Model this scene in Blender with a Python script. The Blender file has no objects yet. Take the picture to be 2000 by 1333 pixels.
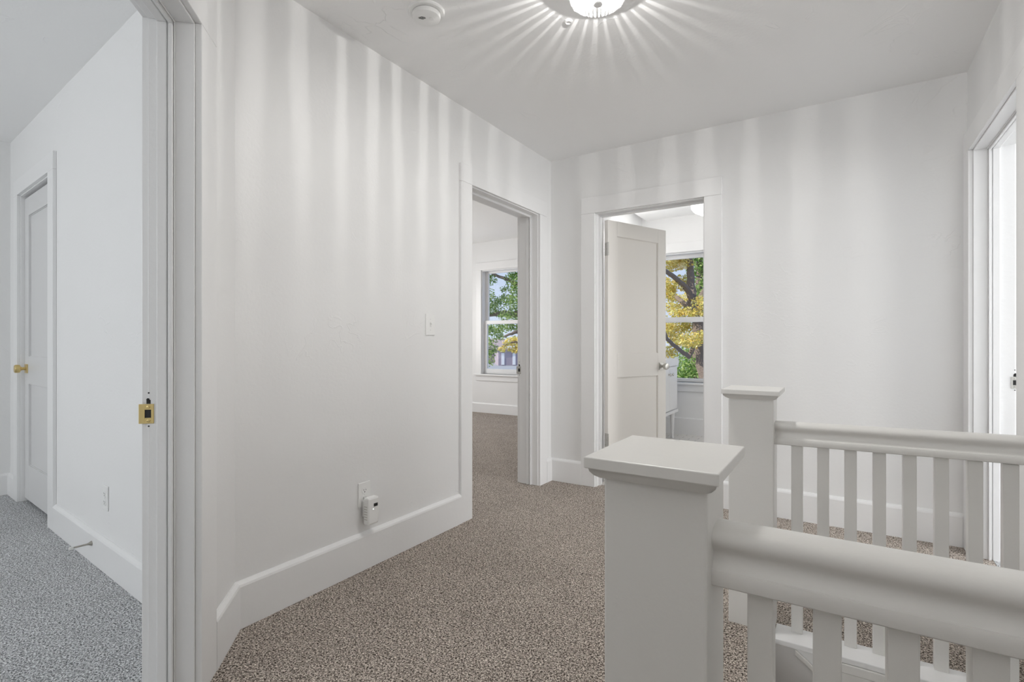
import bpy, bmesh, math, random
from mathutils import Vector, Matrix
C = bpy.context.scene
COL = C.collection
PI = math.pi

# ------------------------------------------------------------------ camera
TH = math.atan(0.640)
EYE = 1.08
cd = bpy.data.cameras.new('camera'); cam = bpy.data.objects.new('camera', cd); COL.objects.link(cam)
cam.location = (0, 0, EYE); cam.rotation_euler = (PI/2, 0, TH)
cd.sensor_width = 36; cd.lens = 18; cd.shift_y = 0.00175; cd.clip_start = 0.02; cd.clip_end = 400
C.camera = cam
# ------------------------------------------------------------------ colour management
C.view_settings.view_transform = 'Standard'; C.view_settings.look = 'None'
C.view_settings.gamma = 1; C.view_settings.exposure = -0.06; C.view_settings.use_curve_mapping = False
C.cycles.max_bounces = 14; C.cycles.diffuse_bounces = 8; C.cycles.transparent_max_bounces = 16
C.cycles.use_denoising = True
C.cycles.sample_clamp_indirect = 6
# ------------------------------------------------------------------ world
w = bpy.data.worlds.new('sky'); C.world = w; w.use_nodes = True
nt = w.node_tree; nt.nodes.clear()
bg = nt.nodes.new('ShaderNodeBackground'); out = nt.nodes.new('ShaderNodeOutputWorld')
tc = nt.nodes.new('ShaderNodeTexCoord'); sp = nt.nodes.new('ShaderNodeSeparateXYZ'); cr = nt.nodes.new('ShaderNodeValToRGB')
nt.links.new(tc.outputs['Generated'], sp.inputs[0]); nt.links.new(sp.outputs['Z'], cr.inputs[0])
cr.color_ramp.elements[0].position = 0.0; cr.color_ramp.elements[0].color = (0.72, 0.82, 0.98, 1)
cr.color_ramp.elements[1].position = 0.6; cr.color_ramp.elements[1].color = (0.36, 0.55, 0.92, 1)
nt.links.new(cr.outputs[0], bg.inputs[0]); bg.inputs[1].default_value = 0.95
nt.links.new(bg.outputs[0], out.inputs[0])
# ------------------------------------------------------------------ sun and added fill lights
def lamp(name, kind, loc, energy, color=(1, 1, 1), size=None, size_y=None, target=None, radius=None, spread=None):
    d = bpy.data.lights.new(name, kind); o = bpy.data.objects.new(name, d); COL.objects.link(o)
    o.location = loc; d.energy = energy; d.color = color
    if kind == 'AREA':
        d.shape = 'RECTANGLE'; d.size = size; d.size_y = size_y or size
        if spread: d.spread = spread
    if radius is not None: d.shadow_soft_size = radius
    if target is not None:
        o.rotation_euler = (Vector(target) - Vector(loc)).to_track_quat('-Z', 'Y').to_euler()
    return o
sun = lamp('sun', 'SUN', (-20, -20, 30), 5.6, (1.0, 0.95, 0.85), target=(-20+12, -20+14, 30-15))
sun.data.angle = math.radians(0.6)
# soft area lights added out of view to fill each room
lamp('hall_fill', 'AREA', (-0.25, -2.75, 1.45), 1.5, (1.0, 0.985, 0.96), 1.3, 1.9, target=(-0.25, 3, 1.35))  # added fill behind the viewer for soft ambience; no window is built
lamp('ceiling_fill', 'AREA', (-0.15, -0.75, 1.30), 13, (1.0, 0.99, 0.975), 0.8, 0.8, target=(-0.15, -0.45, 2.5))  # added uplight behind the viewer that brightens the ceiling
lamp('bedroom_daylight_fill', 'AREA', (-3.4, -2.75, 1.5), 48, (0.955, 0.98, 1.0), 2.4, 1.6, target=(-3.4, 3, 1.2))  # added cool fill standing in for unseen bedroom daylight
lamp('left_room_fill', 'AREA', (-5.85, 4.6, 1.5), 50, (1.0, 0.99, 0.97), 1.6, 1.5, target=(0, 4.3, 1.2))  # added fill on the outer wall side, besides window_1
lamp('right_room_fill', 'AREA', (3.85, 2.6, 1.5), 120, (0.98, 0.99, 1.0), 1.8, 1.6, target=(0, 2.6, 1.2))  # added fill shining out through the stair side doorway, source unseen
lamp('bathroom_side_fill', 'AREA', (0.80, 5.0, 1.25), 14, (1.0, 0.995, 0.985), 1.2, 1.3, target=(-1.6, 5.2, 0.8))  # added to lift the lower bathroom walls; no second window is built
lamp('stair_fill', 'AREA', (2.9, 1.5, -1.6), 24, (1.0, 0.99, 0.97), 0.9, 1.0, target=(0, 1.5, -1.2))  # added fill rising from the stairwell towards the railings

# ------------------------------------------------------------------ materials
def mat(name, col, rough=0.5, metal=0.0, bump=None, spec=None, noise=None):
    m = bpy.data.materials.new(name); m.use_nodes = True; n = m.node_tree.nodes; l = m.node_tree.links
    p = n['Principled BSDF']; p.inputs['Base Color'].default_value = (*col, 1)
    p.inputs['Roughness'].default_value = rough; p.inputs['Metallic'].default_value = metal
    if spec is not None: p.inputs['Specular IOR Level'].default_value = spec
    t = n.new('ShaderNodeTexCoord')
    prev = None
    for (sc, dist, detail) in (bump or []):
        nz = n.new('ShaderNodeTexNoise'); nz.inputs['Scale'].default_value = sc; nz.inputs['Detail'].default_value = detail
        l.new(t.outputs['Object'], nz.inputs['Vector'])
        b = n.new('ShaderNodeBump'); b.inputs['Distance'].default_value = dist; b.inputs['Strength'].default_value = 1.0
        l.new(nz.outputs[0], b.inputs['Height'])
        if prev: l.new(prev.outputs[0], b.inputs['Normal'])
        prev = b
    if prev: l.new(prev.outputs[0], p.inputs['Normal'])
    return m

def plaster(name, col, rough=0.6, scar=0.5, fine=0.0006):
    """painted hand-trowelled plaster: broad undulation, small pits and sparse curved ridges"""
    m = mat(name, col, rough, bump=[(2.2, 0.012, 2), (70, fine, 3)])
    n = m.node_tree.nodes; l = m.node_tree.links; p = n['Principled BSDF']
    t = [x for x in n if x.type == 'TEX_COORD'][0]; last = p.inputs['Normal'].links[0].from_node
    nz = n.new('ShaderNodeTexNoise'); nz.inputs['Scale'].default_value = 3.1; nz.inputs['Detail'].default_value = 3; nz.inputs['Distortion'].default_value = 1.6
    l.new(t.outputs['Object'], nz.inputs['Vector'])
    sub = n.new('ShaderNodeMath'); sub.operation = 'SUBTRACT'; sub.inputs[1].default_value = 0.5; l.new(nz.outputs[0], sub.inputs[0])
    ab = n.new('ShaderNodeMath'); ab.operation = 'ABSOLUTE'; l.new(sub.outputs[0], ab.inputs[0])
    mr = n.new('ShaderNodeMapRange'); mr.inputs[1].default_value = 0.0; mr.inputs[2].default_value = 0.012; mr.inputs[3].default_value = 1; mr.inputs[4].default_value = 0
    l.new(ab.outputs[0], mr.inputs[0])
    nm = n.new('ShaderNodeTexNoise'); nm.inputs['Scale'].default_value = 2.3; nm.inputs['Detail'].default_value = 2
    l.new(t.outputs['Object'], nm.inputs['Vector'])
    mk = n.new('ShaderNodeMapRange'); mk.inputs[1].default_value = 0.56; mk.inputs[2].default_value = 0.68; l.new(nm.outputs[0], mk.inputs[0])
    mu = n.new('ShaderNodeMath'); mu.operation = 'MULTIPLY'; l.new(mr.outputs[0], mu.inputs[0]); l.new(mk.outputs[0], mu.inputs[1])
    b = n.new('ShaderNodeBump'); b.inputs['Distance'].default_value = 0.0016 * scar; l.new(mu.outputs[0], b.inputs['Height']); l.new(last.outputs[0], b.inputs['Normal'])
    l.new(b.outputs[0], p.inputs['Normal'])
    return m

M = {}
M['wall'] = plaster('white_wall_paint', (0.80, 0.80, 0.798), 0.5, 0.6)
M['ceil'] = plaster('ceiling_paint', (0.88, 0.88, 0.878), 0.7, 0.9)
M['trim'] = mat('white_trim_paint', (0.81, 0.81, 0.81), 0.32, bump=[(55, 0.0005, 3)])
M['jamb'] = mat('white_jamb_paint', (0.80, 0.80, 0.80), 0.34, bump=[(40, 0.0008, 4)])
M['rail'] = mat('off_white_railing_paint', (0.74, 0.73, 0.705), 0.36, bump=[(30, 0.0006, 3), (160, 0.0002, 2)])
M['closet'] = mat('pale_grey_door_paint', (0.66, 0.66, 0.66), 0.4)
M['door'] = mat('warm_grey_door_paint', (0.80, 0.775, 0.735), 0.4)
M['plastic'] = mat('white_plastic', (0.82, 0.82, 0.81), 0.35)
M['plastic_l'] = mat('pale_grey_plastic', (0.72, 0.72, 0.71), 0.35)
M['dark'] = mat('black_hole', (0.012, 0.012, 0.012), 0.6)
M['brass'] = mat('satin_brass', (0.72, 0.56, 0.25), 0.32, 0.85)
M['nickel'] = mat('satin_nickel', (0.55, 0.54, 0.51), 0.3, 0.9)
M['steel'] = mat('dull_steel', (0.42, 0.40, 0.36), 0.4, 0.8)
M['vanity'] = mat('vanity_paint', (0.80, 0.80, 0.80), 0.3)
M['rubber'] = mat('white_rubber', (0.75, 0.75, 0.73), 0.6)

def carpet(name, cols, scale=185):
    m = bpy.data.materials.new(name); m.use_nodes = True; n = m.node_tree.nodes; l = m.node_tree.links
    p = n['Principled BSDF']; p.inputs['Roughness'].default_value = 0.95; p.inputs['Specular IOR Level'].default_value = 0.1
    t = n.new('ShaderNodeTexCoord')
    nz = n.new('ShaderNodeTexNoise'); nz.inputs['Scale'].default_value = scale; nz.inputs['Detail'].default_value = 2; nz.inputs['Roughness'].default_value = 0.6
    nz.inputs['Distortion'].default_value = 0.8
    l.new(t.outputs['Object'], nz.inputs['Vector'])
    r = n.new('ShaderNodeValToRGB'); r.color_ramp.elements[0].position = 0.38; r.color_ramp.elements[1].position = 0.63
    r.color_ramp.elements[0].color = (*cols[0], 1); r.color_ramp.elements[1].color = (*cols[2], 1)
    e = r.color_ramp.elements.new(0.5); e.color = (*cols[1], 1)
    l.new(nz.outputs[0], r.inputs[0])
    big = n.new('ShaderNodeTexNoise'); big.inputs['Scale'].default_value = 3.5; big.inputs['Detail'].default_value = 3
    l.new(t.outputs['Object'], big.inputs['Vector'])
    mr = n.new('ShaderNodeMapRange'); mr.inputs[3].default_value = 0.88; mr.inputs[4].default_value = 1.1; l.new(big.outputs[0], mr.inputs[0])
    mx = n.new('ShaderNodeVectorMath'); mx.operation = 'MULTIPLY'; l.new(r.outputs[0], mx.inputs[0]); l.new(mr.outputs[0], mx.inputs[1])
    l.new(mx.outputs[0], p.inputs['Base Color'])
    vo = n.new('ShaderNodeTexVoronoi'); vo.inputs['Scale'].default_value = scale*0.7; l.new(t.outputs['Object'], vo.inputs['Vector'])
    ad = n.new('ShaderNodeMath'); ad.operation = 'SUBTRACT'; l.new(nz.outputs[0], ad.inputs[0]); l.new(vo.outputs[0], ad.inputs[1])
    b = n.new('ShaderNodeBump'); b.inputs['Distance'].default_value = 0.006; b.inputs['Strength'].default_value = 0.9
    l.new(ad.outputs[0], b.inputs['Height']); l.new(b.outputs[0], p.inputs['Normal'])
    return m
M['carpet'] = carpet('brown_grey_carpet', ((0.035, 0.025, 0.02), (0.37, 0.315, 0.27), (0.88, 0.80, 0.72)))
M['carpet_daylit'] = carpet('carpet_daylight_tint', ((0.12, 0.122, 0.125), (0.52, 0.53, 0.54), (0.97, 0.98, 0.99)))  # same carpet as the landing, with cool daylight mixed into its colour

def tile():
    m = mat('pale_floor_tile', (0.72, 0.70, 0.67), 0.3); n = m.node_tree.nodes; l = m.node_tree.links
    t = [x for x in n if x.type == 'TEX_COORD'][0]
    br = n.new('ShaderNodeTexBrick'); br.offset = 0.5; br.inputs['Scale'].default_value = 3.0; br.inputs['Mortar Size'].default_value = 0.012
    br.inputs['Color1'].default_value = (0.74, 0.72, 0.69, 1); br.inputs['Color2'].default_value = (0.70, 0.68, 0.65, 1); br.inputs['Mortar'].default_value = (0.42, 0.41, 0.39, 1)
    l.new(t.outputs['Object'], br.inputs['Vector']); l.new(br.outputs['Color'], n['Principled BSDF'].inputs['Base Color'])
    return m
M['tile'] = tile()

def glassm(name, transp=0.93, tint=(1, 1, 1), rough=0.02):
    m = bpy.data.materials.new(name); m.use_nodes = True; n = m.node_tree.nodes; l = m.node_tree.links
    n.remove(n['Principled BSDF']); o = n['Material Output']
    a = n.new('ShaderNodeBsdfTransparent'); a.inputs[0].default_value = (*tint, 1)
    g = n.new('ShaderNodeBsdfGlossy'); g.inputs['Roughness'].default_value = rough
    x = n.new('ShaderNodeMixShader'); x.inputs[0].default_value = 1-transp
    l.new(a.outputs[0], x.inputs[1]); l.new(g.outputs[0], x.inputs[2]); l.new(x.outputs[0], o.inputs[0])
    return m
M['pane'] = glassm('window_glass', 0.997)

def crystal():
    m = bpy.data.materials.new('ribbed_crystal'); m.use_nodes = True; n = m.node_tree.nodes; l = m.node_tree.links
    n.remove(n['Principled BSDF']); o = n['Material Output']
    a = n.new('ShaderNodeBsdfTransparent'); a.inputs[0].default_value = (0.86, 0.86, 0.86, 1)
    g = n.new('ShaderNodeBsdfDiffuse'); g.inputs['Color'].default_value = (0.9, 0.9, 0.9, 1)
    q = n.new('ShaderNodeBsdfGlossy'); q.inputs['Roughness'].default_value = 0.1
    x = n.new('ShaderNodeMixShader'); x.inputs[0].default_value = 0.30
    y = n.new('ShaderNodeMixShader'); y.inputs[0].default_value = 0.3
    l.new(g.outputs[0], y.inputs[1]); l.new(q.outputs[0], y.inputs[2])
    l.new(a.outputs[0], x.inputs[1]); l.new(y.outputs[0], x.inputs[2]); l.new(x.outputs[0], o.inputs[0])
    return m
M['crystal'] = crystal()
def emis(name, col, s):
    m = bpy.data.materials.new(name); m.use_nodes = True; n = m.node_tree.nodes; p = n['Principled BSDF']
    p.inputs['Base Color'].default_value = (0.9, 0.9, 0.9, 1)
    p.inputs['Emission Color'].default_value = (*col, 1); p.inputs['Emission Strength'].default_value = s
    return m
M['bulb'] = emis('lit_bulb', (1, 0.97, 0.92), 6)
M['shade'] = emis('lit_opal_shade', (1, 0.98, 0.95), 5)
M['dome'] = emis('lit_opal_dome', (1, 0.985, 0.96), 5)
M['led'] = emis('small_indicator_light', (0.9, 1, 0.95), 1.2)

# ------------------------------------------------------------------ mesh helpers
class MB:
    def __init__(self): self.bm = bmesh.new()
    def box(self, x0, x1, y0, y1, z0, z1):
        r = bmesh.ops.create_cube(self.bm, size=1)
        for v in r['verts']:
            v.co = Vector(((x0+x1)/2 + v.co.x*(x1-x0), (y0+y1)/2 + v.co.y*(y1-y0), (z0+z1)/2 + v.co.z*(z1-z0)))
        return self
    def poly(self, pts, z0, z1):
        """vertical prism over a plan polygon"""
        lo = [self.bm.verts.new((x, y, z0)) for x, y in pts]; hi = [self.bm.verts.new((x, y, z1)) for x, y in pts]
        self.bm.faces.new(lo); self.bm.faces.new(hi); n = len(pts)
        for i in range(n): self.bm.faces.new((lo[i], lo[(i+1) % n], hi[(i+1) % n], hi[i]))
        return self
    def sweep(self, prof, p0, p1, up=(0, 0, 1), side=None):
        """profile [(d, z)] swept from p0 to p1; d measured to the right of travel unless side is given"""
        p0 = Vector(p0); p1 = Vector(p1); t = (p1-p0).normalized(); u = Vector(up)
        s = Vector(side) if side is not None else t.cross(u).normalized()
        a = [self.bm.verts.new(p0 + s*d + u*z) for d, z in prof]; b = [self.bm.verts.new(p1 + s*d + u*z) for d, z in prof]
        n = len(prof); self.bm.faces.new(a); self.bm.faces.new(b)
        for i in range(n): self.bm.faces.new((a[i], a[(i+1) % n], b[(i+1) % n], b[i]))
        return self
    def lathe(self, prof, c=(0, 0, 0), axis='Z', n=32):
        c = Vector(c); rings = []
        for r, h in prof:
            ring = []
            for i in range(n):
                a = 2*PI*i/n; p = Vector((r*math.cos(a), r*math.sin(a), h))
                if axis == 'X': p = Vector((h, p.x, p.y))
                if axis == 'Y': p = Vector((p.x, h, p.y))
                ring.append(self.bm.verts.new(c+p))
            rings.append(ring)
        for a, b in zip(rings, rings[1:]):
            for i in range(n): self.bm.faces.new((a[i], a[(i+1) % n], b[(i+1) % n], b[i]))
        self.bm.faces.new(rings[0]); self.bm.faces.new(rings[-1])
        return self
    def tube(self, pts, rad, n=8):
        pts = [Vector(p) for p in pts]; rad = rad if isinstance(rad, (list, tuple)) else [rad]*len(pts); rings = []
        for i, p in enumerate(pts):
            t = (pts[min(i+1, len(pts)-1)] - pts[max(i-1, 0)]).normalized()
            u = t.cross(Vector((0.31, 0.12, 0.95))).normalized(); v = t.cross(u)
            rings.append([self.bm.verts.new(p + (u*math.cos(2*PI*k/n) + v*math.sin(2*PI*k/n))*rad[i]) for k in range(n)])
        for a, b in zip(rings, rings[1:]):
            for i in range(n): self.bm.faces.new((a[i], a[(i+1) % n], b[(i+1) % n], b[i]))
        self.bm.faces.new(rings[0]); self.bm.faces.new(rings[-1])
        return self
    def ring(self, outer, inner, d0, d1, plane='XZ'):
        """rectangular ring; outer/inner = (x0,x1,z0,z1), extruded d0..d1 in y"""
        (a0, a1, b0, b1), (c0, c1, e0, e1) = outer, inner
        self.box(a0, c0, d0, d1, b0, b1); self.box(c1, a1, d0, d1, b0, b1)
        self.box(c0, c1, d0, d1, b0, e0); self.box(c0, c1, d0, d1, e1, b1)
        return self
    def build(self, name, m, parent=None, bevel=None, smooth=False, loc=None, rot=None):
        bmesh.ops.recalc_face_normals(self.bm, faces=self.bm.faces)
        me = bpy.data.meshes.new(name); self.bm.to_mesh(me); self.bm.free()
        o = bpy.data.objects.new(name, me); COL.objects.link(o); me.materials.append(m)
        if parent: o.parent = parent
        if loc: o.location = loc
        if rot: o.rotation_euler = rot
        if bevel:
            b = o.modifiers.new('bevel', 'BEVEL'); b.width = bevel; b.segments = 2; b.limit_method = 'ANGLE'; b.angle_limit = math.radians(40)
            b.harden_normals = False
        if smooth:
            for f in me.polygons: f.use_smooth = True
            me.set_sharp_from_angle(angle=math.radians(35))
        return o

def tag(o, label=None, cat=None, group=None, kind=None):
    if label: o['label'] = label
    if cat: o['category'] = cat
    if group: o['group'] = group
    if kind: o['kind'] = kind
    return o
def empty(name, loc, rz=0):
    o = bpy.data.objects.new(name, None); COL.objects.link(o); o.location = loc; o.rotation_euler = (0, 0, rz); o.empty_display_size = 0.1
    return o
def struct(o, label, cat): return tag(o, label, cat, kind='structure')

# ------------------------------------------------------------------ dimensions
XL, YB, XR, ZC = -1.92, 3.57, 0.567, 2.51      # hall: left wall, back wall, right wall, ceiling
T = 0.135                                       # partition thickness
DH = 2.045                                      # door opening height
S = math.sqrt(0.5)

# ------------------------------------------------------------------ floors
m = MB()
m.poly([(-1.99, 2.11), (-1.99, 3.64), (0.64, 3.64), (0.64, 2.11)], -0.22, 0)
m.poly([(-1.99, 2.11), (-0.215, 2.11), (-0.215, 0.895), (0.64, 0.895), (0.64, -2.9), (-1.07, -2.9), (-1.07, 0.122), (-1.99, 1.042)], -0.22, 0)
struct(m.build('floor', M['carpet']), 'brown grey looped carpet covering the landing around the stairwell', 'carpet floor')
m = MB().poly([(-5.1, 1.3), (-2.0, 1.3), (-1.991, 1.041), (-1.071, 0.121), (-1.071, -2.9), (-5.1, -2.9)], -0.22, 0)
struct(m.build('floor', M['carpet_daylit']), 'landing carpet tinted for cool daylight, in the bedroom seen through the nearest doorway', 'carpet floor')
m = MB().box(-6.1, -1.992, 1.45, 6.5, -0.22, -0.0005)
struct(m.build('floor', M['carpet']), 'brown grey carpet of the far left room with the green tree window', 'carpet floor')
m = MB().box(-2.1, 1.0, 3.642, 6.25, -0.22, 0.004)
struct(m.build('floor', M['tile']), 'pale tile floor of the bathroom behind the half open door', 'tile floor')
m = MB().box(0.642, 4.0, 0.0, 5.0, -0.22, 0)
struct(m.build('floor', M['carpet_daylit']), 'carpet with daylight tinted into its colour, beyond the doorway on the stair side', 'carpet floor')

# ------------------------------------------------------------------ ceilings
m = MB().box(-1.99, 0.64, -2.9, 3.64, ZC, ZC+0.2)
struct(m.build('ceiling', M['ceil']), 'white hand trowelled plaster ceiling over the landing', 'ceiling')
m = MB().poly([(-5.15, 1.4), (-1.991, 1.4), (-1.991, 0.7), (-1.991, -2.9), (-5.15, -2.9)], ZC, ZC+0.2)
struct(m.build('ceiling', M['ceil']), 'cool white ceiling of the bedroom through the nearest doorway', 'ceiling')
m = MB().box(-6.1, -2.0, 1.4, 6.55, 2.64, 2.84)
struct(m.build('ceiling', M['ceil']), 'textured white ceiling of the far left room', 'ceiling')
m = MB().box(-1.999, 1.0, 3.641, 6.3, 2.575, 2.8)
struct(m.build('ceiling', M['ceil']), 'white bathroom ceiling above the half open door', 'ceiling')
m = MB().box(0.641, 4.05, -0.1, 5.0, ZC, ZC+0.2)
struct(m.build('ceiling', M['ceil']), 'white ceiling of the room beyond the stair side doorway', 'ceiling')

# ------------------------------------------------------------------ walls
def wall(name, label, origin, rz, ys, length, t, z1, openings=(), m=None, start=0.0, z0=0.0):
    """wall along local x; openings (x0, x1, z0, z1)"""
    e = MB(); x = start
    y0, y1 = sorted((0, ys*t))
    for (a, b, c, d) in sorted(openings):
        e.box(x, a, y0, y1, z0, z1)
        if c > z0: e.box(a, b, y0, y1, z0, c)
        if d < z1: e.box(a, b, y0, y1, d, z1)
        x = b
    e.box(x, length, y0, y1, z0, z1)
    o = e.build(name, m or M['wall'], loc=(origin[0], origin[1], 0), rot=(0, 0, rz))
    return struct(o, label, 'wall')
J = 0.02
# hall left wall (origin at the angled corner, runs along +y)
OL = (XL, 1.063)
D2 = (2.525, 3.36)          # opening along y
wall('wall_left', 'long white plaster wall with switch and plug outlet', OL, PI/2, 1, YB+T-1.063, 0.165, 2.70, [(D2[0]-J-OL[1], D2[1]+J-OL[1], 0, DH+J)])
# hall back wall
D3 = (-1.535, -0.765)
wall('wall_back', 'white plaster wall behind the stair railing', (XL, YB), 0, 1, XR+T-XL, T, 2.70, [(D3[0]-J-XL, D3[1]+J-XL, 0, DH+J)])
# hall right wall, runs along +y from behind the camera
D4 = (2.60, 3.425)
wall('wall_right', 'white wall with a cased doorway at the end of the landing', (XR, -2.9), PI/2, -1, YB+2.9, T, ZC+0.02, [(D4[0]-J+2.9, D4[1]+J+2.9, 0, 2.05+J)])
# angled wall with the nearest doorway
AA = -PI/4
W1 = 0.90; X1 = 0.392
wall('wall_angled', 'short angled wall with the nearest cased doorway', OL, AA, -1, X1+W1+0.22, 0.1245, ZC+0.02, [(X1-J, X1+W1+J, 0, DH+J)], start=0.0)
# hall wall behind the camera
ex = (OL[0]+(X1+W1+0.22)*S, OL[1]-(X1+W1+0.22)*S)
wall('wall_near', 'white wall behind the viewer', (ex[0], ex[1]), -PI/2, -1, ex[1]+2.9, T, ZC+0.02)
wall('wall_rear', 'white end wall behind the viewer', (-1.2, -2.9), 0, -1, 2.1, T, ZC+0.02)
# bedroom wall with the closet door
mb = Vector((0.0676, 0.9977)); RB = math.atan2(0.0676, -0.9977)
def bp(x, d=0.811): return (x, (d - mb.x*x)/mb.y)
OB = bp(-1.96)
def bs(x): return (OB[0]-x)/0.9977
DB = (bs(-3.915), bs(-4.685))
wall('wall_bedroom_back', 'white bedroom wall with the closet door', OB, RB, -1, bs(-5.0)+0.01, 0.12, ZC+0.02, [(DB[0]-J, DB[1]+J, 0, 2.075+J)])
wall('wall_bedroom_left', 'sliver of white bedroom wall past the closet door', (-5.0, 1.4), -PI/2, -1, 4.3, 0.12, ZC+0.02)
wall('wall_bedroom_front', 'bedroom wall facing the closet', (-5.1, -2.9), 0, -1, 4.1, 0.12, ZC+0.02)
m = MB().box(-5.1, -2.06, 1.40, 1.45, 0, 2.7)
struct(m.build('wall_closet', M['wall']), 'back wall of the closet', 'wall')
# far left room
W2 = (-4.68, -3.66); W2z = (0.60, 2.20)
wall('wall_far_room_back', 'white wall with the window onto the green tree', (-6.0, 6.44), 0, 1, 3.86, 0.16, 2.66, [(W2[0]+6, W2[1]+6, W2z[0], W2z[1])])
wall('wall_far_room_left', 'outer wall of the far left room', (-6.0, 1.45), PI/2, 1, 5.1, 0.14, 2.66)
wall('wall_bathroom_left', 'white bathroom wall behind the vanity', (-2.05, 3.705), PI/2, 1, 2.60, 0.10, 2.66)
# bathroom
W3 = (-1.86, -0.96); W3z = (0.615, 2.145)
wall('wall_bathroom_back', 'white bathroom wall with the window onto the yellow tree', (-2.10, 6.17), 0, 1, 3.1, 0.16, 2.66, [(W3[0]+2.10, W3[1]+2.10, W3z[0], W3z[1])])
wall('wall_bathroom_right', 'bathroom wall hidden by the landing wall', (0.9, 3.705), PI/2, -1, 2.6, 0.12, 2.66)
# right room
wall('wall_right_room_outer', 'outer wall of the room beyond the stair side doorway', (3.95, -0.1), PI/2, -1, 5.1, 0.12, ZC+0.02)
wall('wall_right_room_back', 'end wall of the room beyond the stair side doorway', (XR+T, 4.9), 0, 1, 3.3, 0.12, ZC+0.02)
wall('wall_right_room_front', 'front wall of the room beyond the stair side doorway', (XR+T, 0.0), 0, -1, 3.3, 0.12, ZC+0.02)

# ------------------------------------------------------------------ door frames
def door_frame(name, label, origin, rz, ys, w, h, t, cw=(0.115, 0.115), head=0.115, stop0=0.050, strike=None, strike_m=None, sill=0.0, far=True, ear=0.0, strike_z=0.869):
    """local x along the wall from the first jamb, local y*ys into the further room"""
    e = empty(name, (origin[0], origin[1], 0), rz)
    def bx(mb_, x0, x1, y0, y1, z0, z1):
        a, b = sorted((ys*y0, ys*y1)); return mb_.box(x0, x1, a, b, z0, z1)
    for side, c in ((0, cw[0]), (1, cw[1])):
        x0, x1 = (-0.006-c, -0.006) if side == 0 else (w+0.006, w+0.006+c)
        bx(MB(), x0, x1, -0.019, 0, 0, h+0.006).build('side_casing', M['trim'], e, bevel=0.0022)
        if far: bx(MB(), x0, x1, t, t+0.019, 0, h+0.006).build('side_casing', M['trim'], e, bevel=0.0022)
    bx(MB(), -0.006-cw[0]-ear, w+0.006+cw[1], -0.019, 0, h+0.0065, h+head).build('head_casing', M['trim'], e, bevel=0.0022)
    if far: bx(MB(), -0.006-cw[0], w+0.006+cw[1], t, t+0.019, h+0.0065, h+head).build('head_casing', M['trim'], e, bevel=0.0022)
    mb_ = MB(); bx(mb_, -J, 0, 0, t, 0, h+J); mb_.build('jamb', M['jamb'], e, bevel=0.0015)
    mb_ = MB(); bx(mb_, w, w+J, 0, t, 0, h+J); mb_.build('jamb', M['jamb'], e, bevel=0.0015)
    mb_ = MB(); bx(mb_, 0.0005, w-0.0005, 0, t, h, h+J); mb_.build('head_jamb', M['jamb'], e, bevel=0.0015)
    for (a, b, p) in ((stop0, stop0+0.0045, 0.005), (stop0+0.0052, stop0+0.0155, 0.0135), (stop0+0.0162, stop0+0.0215, 0.004), (stop0+0.022, stop0+0.048, 0.0095)):
        mb_ = MB(); bx(mb_, 0, p, a, b, 0, h-p); bx(mb_, w-p, w, a, b, 0, h-p); bx(mb_, 0, w, a, b, h-p, h)
        mb_.build('door_stop', M['jamb'], e, bevel=0.0018)
    if strike is not None:
        s = 1 if strike == 0 else -1; xs = 0.0 if strike == 0 else w
        y0, y1 = t-0.0165, t+0.0235
        mb_ = MB(); X = sorted((xs, xs+s*0.0022)); z0, z1 = strike_z-0.029, strike_z+0.029
        # plate with a square opening
        def rb(mb2, ya, yb, za, zb, xx=X): a, b = sorted((ys*ya, ys*yb)); mb2.box(xx[0], xx[1], a, b, za, zb)
        hy0, hy1, hz0, hz1 = y0+0.007, y0+0.024, strike_z-0.012, strike_z+0.012
        rb(mb_, y0, hy0, z0, z1); rb(mb_, hy1, y1, z0, z1); rb(mb_, hy0, hy1, z0, hz0); rb(mb_, hy0, hy1, hz1, z1)
        pl = mb_.build('strike_plate', strike_m or M['nickel'], e, bevel=0.0006); pl['label'] = ('brass' if strike_m == M['brass'] else 'nickel') + ' strike plate with a latch hole and two screws'
        mb_ = MB(); rb(mb_, hy0, hy1, hz0, hz1, sorted((xs, xs+s*0.0008))); mb_.build('latch_hole', M['dark'], pl)
        for dz in (-0.0205, 0.0205):
            mb_ = MB(); mb_.lathe([(0.0042, 0), (0.0042, 0.001*s), (0.0028, 0.0016*s)], (xs+s*0.0022, ys*(y0+0.014), strike_z+dz), 'X', 14); mb_.build('screw', strike_m or M['nickel'], pl)
        mb_ = MB(); mb_.lathe([(0.0045, 0), (0.0045, 0.0007*s)], (xs, ys*(y0+0.016), strike_z+0.042), 'X', 10)
        mb_.lathe([(0.0025, 0), (0.0025, 0.0007*s)], (xs, ys*(y0+0.014), strike_z+0.062), 'X', 8)
        mb_.lathe([(0.0025, 0), (0.0025, 0.0007*s)], (xs, ys*(y0+0.014), strike_z-0.037), 'X', 8)
        mb_.box(*sorted((xs, xs+s*0.0007)), *sorted((ys*(y0+0.009), ys*(y0+0.020))), strike_z+0.0295, strike_z+0.041)
        mb_.build('old_screw_hole', M['dark'], e)
    return e

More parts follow.
